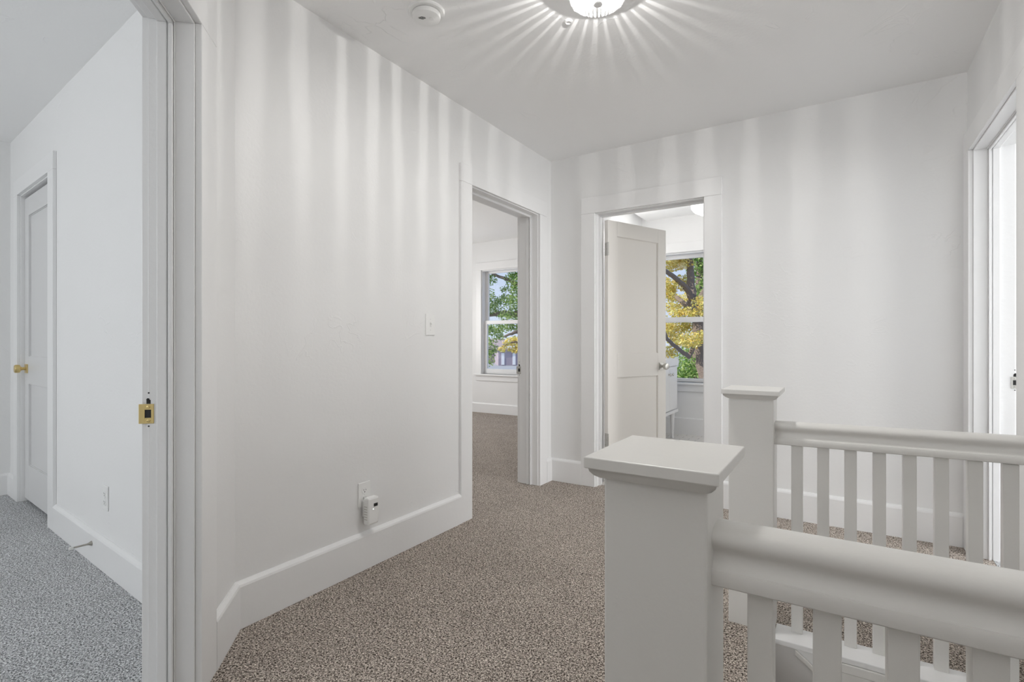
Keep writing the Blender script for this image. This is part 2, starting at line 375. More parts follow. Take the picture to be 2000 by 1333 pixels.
o1 = (OL[0]+X1*S, OL[1]-X1*S)
d1 = struct(door_frame('door_1', '', o1, AA, -1, W1, DH, 0.1245, cw=(0.130, 0.130), head=0.16, strike=0, strike_m=M['brass']), 'nearest doorway with brass strike plate on its white moulded jamb', 'doorway')
d2 = struct(door_frame('door_2', '', (XL, D2[0]), PI/2, 1, D2[1]-D2[0], DH, 0.165, cw=(0.108, 0.108), strike=1), 'open doorway at the end of the left wall showing a window', 'doorway')
d3 = struct(door_frame('door_3', '', (D3[0], YB), 0, 1, D3[1]-D3[0], DH, T, cw=(0.112, 0.112), head=0.125, stop0=0.045), 'bathroom doorway with a two panel door standing open', 'door')
d4 = struct(door_frame('door_4', '', (XR, D4[0]), PI/2, -1, D4[1]-D4[0], 2.05, T+0.02, cw=(0.115, 0.118), strike=1, strike_z=0.885), 'cased doorway at the far end of the stair side wall', 'doorway')
d5 = struct(door_frame('door_5', '', (OB[0]-DB[0]*0.9977, OB[1]+DB[0]*0.0676), RB, -1, DB[1]-DB[0], 2.075, 0.12, cw=(0.112, 0.105), head=0.11, stop0=0.058, far=False), 'closed white closet door with a brass knob in the bedroom', 'door')

def door_leaf(parent, w, h, t, loc, rz, m, knob_m, knob_x, side_sign, panels=((1.0, 1.90), (0.26, 0.80)), knob_z=0.90, square=True, hinge_zs=(), hinge_m=None, both=False):
    """leaf in local x 0..w, thickness 0..t; side_sign -1 puts the knob on the y=0 face"""
    l = empty('leaf', loc, rz); l.parent = parent
    st = 0.108 if w > 0.7 else 0.098
    e = MB(); e.box(0, st, 0, t, 0, h); e.box(w-st, w, 0, t, 0, h)
    zs = sorted([0] + [z for p in panels for z in p] + [h])
    for a, b in ((zs[0], zs[1]), (zs[2], zs[3]), (zs[4], zs[5])): e.box(st, w-st, 0, t, a, b)
    e.build('leaf_frame', m, l, bevel=0.0012)
    for (a, b) in panels:
        e = MB(); e.box(st, w-st, 0.0115, t-0.0115, a, b)
        # sticking bead around the recess
        for y0, y1 in ((0.007, 0.0115), (t-0.0115, t-0.007)):
            e.ring((st, w-st, a, b), (st+0.004, w-st-0.004, a+0.004, b-0.004), y0, y1)
        e.build('panel', m, l)
    for sgn, y in ((-1, 0), (1, t)):
        if not both and sgn != side_sign: continue
        k = MB()
        if square: k.box(knob_x-0.030, knob_x+0.030, *sorted((y, y+sgn*0.007)), knob_z-0.030, knob_z+0.030)
        else: k.lathe([(0.031, y), (0.031, y+sgn*0.006), (0.02, y+sgn*0.010)], (knob_x, 0, knob_z), 'Y', 28)
        r = k.build('rosette', knob_m, l, bevel=0.0015)
        k = MB(); k.lathe([(0.011, y+sgn*0.006), (0.010, y+sgn*0.022), (0.013, y+sgn*0.030), (0.026, y+sgn*0.036), (0.0275, y+sgn*0.046), (0.0275, y+sgn*0.056), (0.024, y+sgn*0.062), (0.018, y+sgn*0.063)], (knob_x, 0, knob_z), 'Y', 28)
        k.build('knob', knob_m, l, smooth=True)
    return l

# bathroom door leaf, hinged on the left jamb, swung into the bathroom
hx, hy = D3[0]+0.012, YB+T+0.010
ang = math.atan2(4.29-3.66, -1.225+1.49)
leaf3 = door_leaf(d3, 0.67, 2.0, 0.036, (hx-D3[0]+0.047, hy-YB-0.062, 0.012), ang, M['door'], M['nickel'], 0.612, -1, panels=((0.985, 1.885), (0.25, 0.80)), knob_z=0.875, both=True)
for z in (1.78, 0.33):
    h = empty('hinge', (0, 0, 0)); h.parent = leaf3
    e = MB().box(-0.0016, 0, 0.003, 0.034, z-0.05, z+0.05); e.build('hinge_plate', M['nickel'], h, bevel=0.0006)
    e = MB(); 
    for i in range(5): e.lathe([(0.0062, z-0.05+i*0.02+0.0006), (0.0062, z-0.03+i*0.02-0.0006)], (-0.004, -0.004, 0), 'Z', 14)
    e.build('hinge_knuckle', M['nickel'], h)
    e = MB()
    for dz in (-0.036, 0, 0.036): e.lathe([(0.0035, -0.0017), (0.0035, -0.0024)], (0, 0.022 if dz else 0.012, z+dz), 'X', 10)
    e.build('hinge_screws', M['steel'], h)
# closet door leaf, closed
wL = DB[1]-DB[0]-0.006
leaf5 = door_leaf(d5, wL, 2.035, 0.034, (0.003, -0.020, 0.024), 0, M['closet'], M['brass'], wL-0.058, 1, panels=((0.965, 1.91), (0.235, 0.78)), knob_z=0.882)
for o in list(leaf5.children): pass
leaf5.location.y = -0.054
for z in (1.85, 0.28):
    e = MB()
    for i in range(5): e.lathe([(0.0065, z-0.045+i*0.018+0.0005), (0.0065, z-0.027+i*0.018-0.0005)], (-0.001, 0.040, 0), 'Z', 14)
    e.lathe([(0.004, z+0.045), (0.0065, z+0.048), (0.003, z+0.053)], (-0.001, 0.040, 0), 'Z', 14)
    e.build('hinge', M['brass'] if z > 1 else M['steel'], leaf5)

# ------------------------------------------------------------------ baseboards
BP = [(0, 0), (0.021, 0), (0.021, 0.158), (0.018, 0.166), (0.006, 0.176), (0, 0.177)]
BP2 = [(0, 0), (0.019, 0), (0.019, 0.135), (0.016, 0.143), (0.005, 0.150), (0, 0.151)]
def base(name, label, p0, p1, prof=BP):
    o = MB().sweep(prof, (*p0, 0), (*p1, 0)).build(name, M['trim'], bevel=0.001)
    return struct(o, label, 'baseboard')
kk = 0.021*math.tan(math.radians(22.5))
# left wall run (mitred onto the angled piece)
def mitre_base(name, label, pts, prof, hall=1):
    """baseboard along a plan polyline, offset to the right of travel"""
    e = MB(); bm = e.bm; pts = [Vector((p[0], p[1], 0)) for p in pts]; cols = []
    for i, p in enumerate(pts):
        if i == 0: t = (pts[1]-p).normalized(); s = t.cross(Vector((0, 0, 1)))
        elif i == len(pts)-1: t = (p-pts[i-1]).normalized(); s = t.cross(Vector((0, 0, 1)))
        else:
            t0 = (p-pts[i-1]).normalized(); t1 = (pts[i+1]-p).normalized(); s0 = t0.cross(Vector((0, 0, 1))); s1 = t1.cross(Vector((0, 0, 1)))
            s = (s0+s1).normalized(); s = s/s.dot(s0)
        cols.append([bm.verts.new(p + s*d + Vector((0, 0, z))) for d, z in prof])
    n = len(prof)
    for a, b in zip(cols, cols[1:]):
        for i in range(n): bm.faces.new((a[i], a[(i+1) % n], b[(i+1) % n], b[i]))
    bm.faces.new(cols[0]); bm.faces.new(cols[-1])
    return struct(e.build(name, M['trim'], bevel=0.001), label, 'baseboard')
sC = X1-0.006-0.130
mitre_base('baseboard_left', 'tall white baseboard under the long plaster wall', [(OL[0]+sC*S, OL[1]-sC*S), OL, (XL, D2[0]-0.006-0.108)], BP)
mitre_base('baseboard_back', 'tall white baseboard behind the stair railing', [(D3[1]+0.006+0.112, YB), (XR, YB), (XR, D4[1]+0.126)], BP)
mitre_base('baseboard_corner', 'short white baseboard in the corner between two doorways', [(XL, D2[1]+0.006+0.108), (XL, YB), (D3[0]-0.006-0.112, YB)], BP)
pb0 = bp(-2.02); pb1 = (OB[0]-(DB[0]-0.118)*0.9977, OB[1]+(DB[0]-0.118)*0.0676); pb2 = (OB[0]-(DB[1]+0.111)*0.9977, OB[1]+(DB[1]+0.111)*0.0676)
mitre_base('baseboard_bedroom', 'white bedroom baseboard with a spring door stop', [pb1, pb0], BP2)
mitre_base('baseboard_bedroom_corner', 'white baseboard past the closet door', [(-5.0, -2.0), (-5.0, bp(-5.0)[1]), pb2], BP2)
mitre_base('baseboard_far_room', 'white baseboard under the green tree window', [(-6.0, 1.6), (-6.0, 6.44), (-2.15, 6.44)], BP2)
BP3 = [(0, 0), (0.018, 0), (0.018, 0.188), (0.014, 0.196), (0, 0.200)]
mitre_base('baseboard_bathroom', 'white baseboard under the bathroom window', [(-2.05, 5.95), (-2.05, 6.17), (0.78, 6.17)], BP3)
mitre_base('baseboard_right_room', 'white baseboard of the room beyond the stair side doorway', [(XR+T, 4.9), (3.83, 4.9), (3.83, 0.1)], BP2)

# ------------------------------------------------------------------ windows
def window(name, label, y, x0, x1, z0, z1, meet, bottom_rail=0.06, top_rail=0.045, stile=0.045, t=0.16, cw=0.095):
    """sash window in a wall whose room face is at y, looking +y"""
    e = struct(empty(name, ((x0+x1)/2, y, z0)), label, 'window'); cx = (x0+x1)/2
    def b(nm, m_, *boxes, parent=e, bev=0.002):
        q = MB()
        for bb in boxes: q.box(bb[0]-cx, bb[1]-cx, bb[2], bb[3], bb[4]-z0, bb[5]-z0)
        return q.build(nm, m_, parent, bevel=bev)
    b('side_casing', M['trim'], (x0-cw, x0, -0.019, 0, z0, z1+0.003))
    b('side_casing', M['trim'], (x1, x1+cw, -0.019, 0, z0, z1+0.003))
    b('head_casing', M['trim'], (x0-cw-0.01, x1+cw+0.01, -0.022, 0, z1+0.003, z1+0.118))
    b('sill', M['trim'], (x0-cw-0.03, x1+cw+0.03, -0.05, 0, z0-0.024, z0), (x0, x1, 0, t, z0-0.024, z0))
    b('apron', M['trim'], (x0-cw, x1+cw, -0.018, 0, z0-0.105, z0-0.0245))
    b('jamb', M['trim'], (x0, x0+0.014, 0, t, z0, z1), (x1-0.014, x1, 0, t, z0, z1), (x0+0.014, x1-0.014, 0, t, z1-0.014, z1))
    a0, a1 = x0+0.014, x1-0.014; mz0, mz1 = meet
    # lower sash nearer to the room, upper sash behind it
    lo = MB(); lo.ring((a0-cx, a1-cx, 0.0, mz1-z0), (a0+stile-cx, a1-stile-cx, bottom_rail, mz0-z0), 0.05, 0.085)
    ls = lo.build('sash', M['trim'], e, bevel=0.003)
    b('glass', M['pane'], (a0+stile, a1-stile, 0.066, 0.069, z0+bottom_rail, mz0), parent=ls, bev=None)
    up = MB(); up.ring((a0-cx, a1-cx, mz0-z0, z1-0.014-z0), (a0+stile-cx, a1-stile-cx, mz1-z0-0.002, z1-0.014-top_rail-z0), 0.089, 0.124)
    us = up.build('sash', M['trim'], e, bevel=0.003)
    b('glass', M['pane'], (a0+stile, a1-stile, 0.105, 0.108, mz1-0.002, z1-0.014-top_rail), parent=us, bev=None)
    return e
window('window_1', 'sash window onto the green tree beyond the left doorway', 6.44, W2[0], W2[1], W2z[0], W2z[1], (1.368, 1.424), bottom_rail=0.078, top_rail=0.03, stile=0.05)
window('window_2', 'tall sash window behind the bathroom door showing the yellow tree', 6.17, W3[0], W3[1], W3z[0], W3z[1], (1.325, 1.385), bottom_rail=0.045, top_rail=0.045)

# ------------------------------------------------------------------ stairwell and stairs
NX0 = -0.215
m = MB()
m.box(NX0-0.03, 3.1, 2.104, 2.20, -2.9, -0.0205); m.box(NX0-0.03, 3.1, 0.82, 0.902, -2.9, -0.0205)
struct(m.build('wall_stairwell', M['wall']), 'white side walls of the stairwell below the railings', 'wall')
m = MB().box(3.1, 3.18, 0.8, 2.2, -2.9, -0.23)
struct(m.build('wall_stairwell_end', M['wall']), 'end wall of the stairwell', 'wall')
m = MB()
for i in range(11):
    m.box(NX0+0.255*i, NX0+0.255*(i+1)+0.02, 0.903, 2.103, -0.19*(i+1)-0.19, -0.19*(i+1))
struct(m.build('stairs', M['carpet']), 'carpeted stairs going down between the two railings', 'stairs')
m = MB().sweep([(0, 0), (0.012, 0), (0.012, -0.018), (0, -0.018)], (-0.135, 2.1035, -0.022), (2.6, 2.1035, -0.022-2.05), side=(0, -1, 0))
m.box(-0.03, 3.0, 2.088, 2.1035, -0.050, -0.021); m.box(-0.01, 3.0, 2.092, 2.1035, -0.085, -0.052); m.box(0.015, 3.0, 2.090, 2.1035, -0.135, -0.087)
struct(m.build('trim_stairwell', M['rail'], bevel=0.0015), 'white slanted trim board on the stairwell wall', 'trim')

# ------------------------------------------------------------------ railings
def rail_profile(hh=0.083, w=0.040):
    half = [(0.034, 0), (0.037, 0.0025), (0.0385, 0.010), (0.0382, 0.0195), (0.0368, 0.0235), (0.0335, 0.0245), (0.0330, 0.0255), (0.0280, 0.0295), (0.0237, 0.036), (0.0225, 0.042), (0.0235, 0.047), (0.0275, 0.0515), (0.0325, 0.056), (0.036, 0.0625), (0.0362, 0.069), (0.033, 0.0755), (0.0255, 0.0805), (0.012, 0.083)]
    k = hh/0.083
    r = [(a, b*k) for a, b in half]; return r + [(-a, b) for a, b in reversed(r)]
def railing(label, x_post, y_post, z_rail, z_cap, y_rail, bal_x, x_end, bw, bd, rail_h, tilt=0.0, ledge=None, capsx=(0.197), hz=1.0):
    """newel with cap, handrail, balusters and base board"""
    e = empty('stair_railing', (x_post, y_post, 0)); tag(e, label, 'railing', None)
    X = lambda v: v-x_post
    Y = lambda v: v-y_post
    sw, sd = 0.1575, 0.122
    n = MB().box(-sw/2, sw/2, -sd/2, sd/2, -0.002, z_cap-0.032).build('newel_post', M['rail'], e, bevel=0.004)
    c = MB().box(-0.100, 0.100, -0.092, 0.131, z_cap-0.018, z_cap).build('newel_cap', M['rail'], n, bevel=0.002)
    q = MB(); q.sweep([(-0.096, 0), (-0.094, -0.006), (-0.088, -0.012), (-0.080, -0.0165), (-0.076, -0.0185), (0.076, -0.0185), (0.080, -0.0165), (0.088, -0.012), (0.094, -0.006), (0.096, 0)], (0, -0.084, z_cap-0.018), (0, 0.120, z_cap-0.018), side=(1, 0, 0))
    # draw the lower edge in at front and back, as a cove
    for v in q.bm.verts:
        dz = z_cap-0.018-v.co.z
        f = dz/0.0185
        ins = (1-math.sqrt(max(0, 1-f*f)))*0.020
        v.co.y += ins if v.co.y < 0 else -ins*1.6
    q.build('cap_moulding', M['rail'], n, smooth=True)
    prof = rail_profile(rail_h)
    m_ = MB().sweep(prof, (sw/2-0.003, Y(y_rail), z_rail), (X(x_end), Y(y_rail), z_rail+tilt), side=(0, 1, 0))
    m_.build('handrail', M['rail'], e, smooth=True)
    for bx_ in bal_x:
        MB().box(X(bx_)-bw/2, X(bx_)+bw/2, Y(y_rail)-bd/2, Y(y_rail)+bd/2, 0.0005, z_rail+0.004).build('baluster', M['rail'], e, bevel=0.0018)
    y0, y1 = ledge
    MB().box(sw/2+0.0005, X(x_end), Y(y0), Y(y1), -0.020, 0.0005).build('base_board', M['trim'], e, bevel=0.003)
    return e
bn = [-0.0965+0.0822*i for i in range(8)]
bf = [-0.134+0.0832*i for i in range(8)]
railing('railing with square newel nearest the viewer, its cap largest', -0.2375, 0.826, 0.7225, 0.902, 0.829, bn, XR-0.001, 0.0335, 0.036, 0.084, 0.0, (0.79, 0.905))
railing('farther railing on the back side of the stairwell', -0.285, 2.186, 0.698, 0.902, 2.190, bf, XR-0.001, 0.0375, 0.034, 0.084, 0.010, (2.093, 2.212))

# ------------------------------------------------------------------ wall fittings
def wall_box(origin, rz): return origin, rz
# light switch on the left wall (local x along wall, local -y is towards the hall after rotation by 90 degrees)
def plate(e, w, h, m_):
    return MB().box(-w/2, w/2, -0.0065, 0, -h/2, h/2).build('cover_plate', m_, e, bevel=0.003)
sw = tag(empty('light_switch', (XL, 2.151, 1.181), PI/2), 'white toggle light switch beside the left doorway', 'light switch')
p = plate(sw, 0.073, 0.118, M['plastic'])
MB().box(-0.006, 0.006, -0.0072, -0.006, -0.013, 0.013).build('toggle_slot', M['plastic_l'], sw)
q = MB().box(-0.0045, 0.0045, -0.018, -0.0065, -0.004, 0.004); 
o = q.build('toggle', M['plastic'], sw, bevel=0.001); o.location = (0, 0, 0.0); o.rotation_euler = (-0.45, 0, 0)
for dz in (-0.03, 0.03): MB().lathe([(0.0033, -0.0065), (0.0028, -0.0078)], (0, 0, dz), 'Y', 12).build('screw', M['plastic_l'], sw)
for z in (0.03,):
    pass
def outlet(loc, rz, label, lower=True, s=1):
    e = tag(empty('power_outlet', loc, rz), label, 'power outlet')
    plate(e, 0.072, 0.117, M['plastic'])
    for dz in (0.0195, -0.0195):
        if dz < 0 and not lower: pass
        f = MB(); f.lathe([(0.0170, -0.0065), (0.0168, -0.0082)], (0, 0, dz), 'Y', 24)
        f = f.build('socket', M['plastic'], e)
        g = MB(); g.box(-0.0075, -0.0058, -0.0088, -0.0080, dz-0.001, dz+0.007); g.box(0.0058, 0.0075, -0.0088, -0.0080, dz-0.001, dz+0.006)
        g.lathe([(0.0026, -0.0080), (0.0026, -0.0088)], (0, 0, dz-0.0075), 'Y', 10)
        g.build('slots', M['dark'], f)
    MB().lathe([(0.003, -0.0065), (0.0026, -0.0076)], (0, 0, 0), 'Y', 12).build('screw', M['plastic_l'], e)
    return e
outlet((XL, 1.682, 0.355), PI/2, 'white outlet on the long wall with a plug-in detector')
po = bp(-2.94); outlet((po[0], po[1], 0.342), RB+PI, 'white outlet on the bedroom wall above the baseboard')
# plug-in gas detector
gd = tag(empty('gas_detector', (XL+0.0084, 1.694, 0.283), PI/2), 'white plug-in gas detector with a small black display', 'gas detector')
MB().box(-0.033, 0.033, -0.048, -0.012, -0.066, 0.063).build('housing', M['plastic'], gd, bevel=0.008)
MB().box(-0.029, 0.029, -0.0125, -0.0002, -0.030, 0.046).build('back_block', M['plastic_l'], gd, bevel=0.002)
dsp = MB().box(0.000, 0.024, -0.0492, -0.0478, 0.018, 0.033).build('display', M['dark'], gd, bevel=0.0005); dsp['label'] = 'black display window'
MB().box(-0.006, 0.0, -0.0490, -0.0478, 0.006, 0.0095).build('indicator_light', M['led'], gd)
MB().box(0.003, 0.007, -0.0490, -0.0478, 0.006, 0.0095).build('test_button', M['plastic_l'], gd)
g = MB()
for i in range(6): g.box(-0.0336, -0.0328, -0.040, -0.020, -0.040+i*0.012, -0.036+i*0.012)
g.build('vent_slots', M['nickel'], gd)
# spring door stop on the bedroom baseboard
pd = bp(-3.085, 0.7914); dn = Vector((-mb.x, -mb.y, 0))
ds = tag(empty('door_bumper', (pd[0], pd[1], 0.098), RB+PI), 'steel rod door bumper with white tip on the bedroom baseboard', 'door stop')
MB().lathe([(0.012, 0.0), (0.011, -0.004), (0.006, -0.012), (0.0045, -0.02)], (0, 0, 0), 'Y', 18).build('mount', M['steel'], ds, smooth=True)
MB().lathe([(0.0045, -0.018), (0.0042, -0.072)], (0, 0, 0), 'Y', 12).build('rod', M['steel'], ds)
MB().lathe([(0.0055, -0.070), (0.0075, -0.074), (0.0075, -0.084), (0.005, -0.087)], (0, 0, 0), 'Y', 14).build('tip', M['rubber'], ds)

# ------------------------------------------------------------------ ceiling fittings
sd = tag(empty('smoke_detector', (-1.50, 1.66, ZC)), 'round white smoke detector on the ceiling', 'smoke detector')
MB().lathe([(0.078, 0), (0.078, -0.006), (0.074, -0.011), (0.060, -0.012)], n=48).build('mounting_base', M['plastic'], sd, smooth=True)
MB().lathe([(0.052, -0.011), (0.054, -0.014)], n=48).build('shadow_gap', M['dark'], sd)
cov = MB().lathe([(0.060, -0.014), (0.061, -0.020), (0.058, -0.031), (0.050, -0.035), (0.0005, -0.0365)], n=48).build('cover', M['plastic'], sd, smooth=True)
g = MB()
for i in range(7):
    hl = 0.010 - abs(i-3)*0.0018
    g.box(-0.030+i*0.0042, -0.0278+i*0.0042, -hl-0.012, hl-0.012, -0.0372, -0.0360)
g.build('sounder_slots', M['dark'], cov, rot=None)
MB().lathe([(0.010, -0.0360), (0.010, -0.0380), (0.008, -0.0387)], (0.022, -0.006, 0), n=24).build('test_button', M['plastic_l'], cov, smooth=True)
sd.rotation_euler = (0, 0, TH)
# little painted-over ceiling plug
cp = MB().lathe([(0.020, 0.0), (0.019, -0.004), (0.012, -0.006), (0.010, -0.003), (0.0005, -0.003)], n=24).build('ceiling_plug', M['ceil'], smooth=True, loc=(-1.016, 2.053, ZC))
tag(cp, 'small painted-over plug on the ceiling near the lamp', 'ceiling plug')

LX, LY = -0.800, 1.876
cl = tag(empty('ceiling_light', (LX, LY, ZC)), 'ribbed crystal flush light glowing on the landing ceiling', 'ceiling light')
MB().lathe([(0.090, 0), (0.090, -0.008), (0.06, -0.014), (0.02, -0.016)], n=48).build('canopy', M['plastic'], cl, smooth=True)
NR = 40
g = MB()
prof = [(0.100, -0.012), (0.106, -0.036), (0.108, -0.060), (0.104, -0.078), (0.090, -0.090), (0.048, -0.099), (0.014, -0.102)]
for i in range(NR):
    a = 2*PI*(i+0.3)/NR; ca, sa = math.cos(a), math.sin(a)
    k = 1.0 + 0.28*math.sin(i*2.4)
    g.tube([(r*ca, r*sa, z) for r, z in prof], [0.0050*k, 0.0056*k, 0.0056*k, 0.0052*k, 0.0042, 0.0030, 0.0016], 6)
q = MB().lathe([(0.1120, -0.0005), (0.1120, -0.029), (0.1095, -0.029), (0.1095, -0.0005)], n=56); q.build('added_baffle', M['plastic'], cl, smooth=True)  # opaque band added to keep lamp light off the nearby ceiling
sh = g.build('crystal_ribs', M['crystal'], cl, smooth=True)
g = MB().lathe([(0.016, -0.096), (0.016, -0.103), (0.010, -0.107), (0.003, -0.109)], n=32); g.build('finial', M['plastic'], cl, smooth=True)
MB().lathe([(0.006, -0.016), (0.014, -0.028), (0.016, -0.034), (0.010, -0.040)], n=20).build('bulb', M['bulb'], cl, smooth=True)
lamp('ceiling_light_bulb', 'POINT', (LX, LY, ZC-0.052), 13.5, (1.0, 0.98, 0.95), radius=0.0016)
lamp('ceiling_light_glow', 'AREA', (LX, LY, ZC-0.113), 11, (1.0, 0.985, 0.96), 0.15, 0.15, target=(LX, LY, 0)).data.shape = 'DISK'

# ------------------------------------------------------------------ bathroom furniture
VX, VY0, VY1 = -1.55, 5.28, 5.90
va = tag(empty('bathroom_vanity', (-1.80, 5.59, 0)), 'white vanity cabinet with tapered legs under the mirror wall', 'vanity')
def vb(nm, x0, x1, y0, y1, z0, z1, m_=None, par=va, bev=0.002):
    return MB().box(x0+1.80, x1+1.80, y0-5.59, y1-5.59, z0, z1).build(nm, m_ or M['vanity'], par, bevel=bev)
vb('cabinet', -2.045, VX-0.018, VY0, VY1, 0.335, 0.825)
vb('worktop', -2.049, VX+0.012, VY0-0.012, VY1+0.012, 0.826, 0.905)
vb('plinth_moulding', -2.045, VX+0.010, VY0-0.008, VY1+0.008, 0.300, 0.334, bev=0.006)
for (a, b, ky) in ((VY0+0.006, 5.588, 5.545), (5.592, VY1-0.006, 5.640)):
    dr = vb('cabinet_door', VX-0.018, VX, a, b, 0.342, 0.815)
    g = MB().lathe([(0.007, 0), (0.006, 0.014), (0.016, 0.020), (0.018, 0.026), (0.013, 0.032), (0.0005, 0.034)], (VX+1.80, ky-5.59, 0.735), 'X', 24)
    g.build('knob', M['nickel'], dr, smooth=True)
for lx, ly in ((VX-0.045, VY1-0.045), (VX-0.045, VY0+0.045), (-2.0, VY1-0.045), (-2.0, VY0+0.045)):
    MB().lathe([(0.019, 0.004), (0.020, 0.014), (0.0145, 0.030), (0.0155, 0.060), (0.026, 0.28), (0.028, 0.301)], (lx+1.80, ly-5.59, 0), 'Z', 20).build('leg', M['vanity'], va, smooth=True)
vl = tag(empty('vanity_light', (-2.049, 5.45, 2.15)), 'glowing vanity light high on the bathroom wall behind the door', 'wall light')
MB().box(0, 0.02, -0.30, 0.30, -0.04, 0.04).build('back_plate', M['nickel'], vl, bevel=0.002)
for dy in (-0.22, 0, 0.22):
    a = MB().tube([(0.018, dy, 0), (0.075, dy, 0), (0.085, dy, 0.02)], 0.006).build('arm', M['nickel'], vl)
    MB().lathe([(0.02, 0.02), (0.05, 0.04), (0.058, 0.09), (0.055, 0.14), (0.03, 0.155)], (0.085, dy, 0), 'Z', 24).build('lamp_shade', M['shade'], a, smooth=True)
lamp('vanity_light_bulb', 'POINT', (-1.80, 5.45, 2.12), 3, (1, 0.98, 0.95), radius=0.06)
bl = tag(empty('bathroom_ceiling_light', (-1.12, 5.56, 2.575)), 'round glowing dome light on the bathroom ceiling', 'ceiling light')
MB().lathe([(0.15, 0), (0.15, -0.02), (0.14, -0.03)], n=40).build('canopy', M['plastic'], bl)
MB().lathe([(0.19, -0.055), (0.195, -0.075), (0.19, -0.10), (0.16, -0.135), (0.10, -0.165), (0.03, -0.178)], n=40).build('opal_dome', M['dome'], bl, smooth=True)
MB().lathe([(0.145, -0.03), (0.19, -0.055)], n=40).build('dome_rim', M['dome'], bl)

# ------------------------------------------------------------------ outdoors
GZ = -3.2
Fd = Vector((-math.sin(TH), math.cos(TH), 0)); Rd = Vector((math.cos(TH), math.sin(TH), 0))
def at(u, v, Z): return Fd*Z + Rd*((u-1000)/1000*Z) + Vector((0, 0, EYE-(v-670)/1000*Z))
def ground():
    m = mat('asphalt', (0.30, 0.31, 0.33), 0.9, bump=[(8, 0.02, 4)])
    return m
g = MB().box(-260, 160, 8.5, 320, GZ-0.3, GZ)
struct(g.build('ground', ground()), 'grey paved ground of the street outside the windows', 'ground')

def leafmat(name, cols, trans=0.45):
    m = bpy.data.materials.new(name); m.use_nodes = True; n = m.node_tree.nodes; l = m.node_tree.links
    p = n['Principled BSDF']; p.inputs['Roughness'].default_value = 0.5
    gi = n.new('ShaderNodeNewGeometry'); r = n.new('ShaderNodeValToRGB'); l.new(gi.outputs['Random Per Island'], r.inputs[0])
    r.color_ramp.elements[0].color = (*cols[0], 1); r.color_ramp.elements[1].color = (*cols[-1], 1)
    for i, c in enumerate(cols[1:-1]):
        e = r.color_ramp.elements.new((i+1)/(len(cols)-1)); e.color = (*c, 1)
    l.new(r.outputs[0], p.inputs['Base Color'])
    t = n.new('ShaderNodeBsdfTranslucent'); l.new(r.outputs[0], t.inputs[0]); x = n.new('ShaderNodeMixShader'); x.inputs[0].default_value = trans
    l.new(p.outputs[0], x.inputs[1]); l.new(t.outputs[0], x.inputs[2]); l.new(x.outputs[0], n['Material Output'].inputs[0])
    return m
M['yleaf'] = leafmat('autumn_yellow_leaf', ((0.78, 0.58, 0.10), (0.90, 0.78, 0.28), (0.55, 0.55, 0.14), (0.86, 0.80, 0.42), (0.62, 0.40, 0.06)))
M['gleaf'] = leafmat('green_leaf', ((0.10, 0.22, 0.04), (0.22, 0.38, 0.08), (0.58, 0.68, 0.26), (0.13, 0.26, 0.05)))
M['bark'] = mat('grey_brown_bark', (0.21, 0.165, 0.135), 0.9, bump=[(9, 0.05, 6)])

def foliage(name, m_, parent, clusters, n_per, size, seed):
    """clusters: (centre, radius) spheres filled with small folded leaves"""
    rnd = random.Random(seed); vs = []; fs = []
    inv = parent.matrix_world.inverted() if False else Matrix.Translation(-parent.location)
    for c, r in clusters:
        for i in range(int(n_per*(r**2))):
            d = Vector((rnd.gauss(0, 1), rnd.gauss(0, 1), rnd.gauss(0, 1))).normalized() * (r*rnd.random()**0.45)
            d.z *= 0.72
            p = inv @ (Vector(c)+d)
            a = Vector((rnd.gauss(0, 1), rnd.gauss(0, 1), rnd.gauss(0, 0.7))).normalized(); b = a.cross(Vector((rnd.gauss(0, 1), rnd.gauss(0, 1), rnd.gauss(0, 1)))).normalized(); k = a.cross(b)
            s = size*rnd.uniform(0.6, 1.3); j = len(vs)
            vs += [p-a*s, p+b*s*0.42+k*s*0.12, p+a*s, p-b*s*0.42+k*s*0.12]
            fs += [(j, j+1, j+2), (j, j+2, j+3)]
    me = bpy.data.meshes.new(name); me.from_pydata([tuple(v) for v in vs], [], fs); me.update(); me.materials.append(m_)
    o = bpy.data.objects.new(name, me); COL.objects.link(o); o.parent = parent
    return o
def limbs(name, parent, chains):
    g = MB()
    for pts, r0, r1 in chains:
        pts = [Vector(p)-parent.location for p in pts]
        # subdivide with slight wobble for a natural limb
        out_ = []; rr = []
        n = len(pts); rnd = random.Random(int(pts[0].x*97) & 1023)
        for i in range(n-1):
            for k in range(4):
                f = k/4; q = pts[i].lerp(pts[i+1], f)
                if i+k > 0: q += Vector((rnd.uniform(-1, 1), rnd.uniform(-1, 1), rnd.uniform(-1, 1)))*r0*0.18
                out_.append(q); rr.append(r0+(r1-r0)*(i+f)/(n-1))
        out_.append(pts[-1]); rr.append(r1); g.tube(out_, rr, 9)
    return g.build(name, M['bark'], parent, smooth=True)

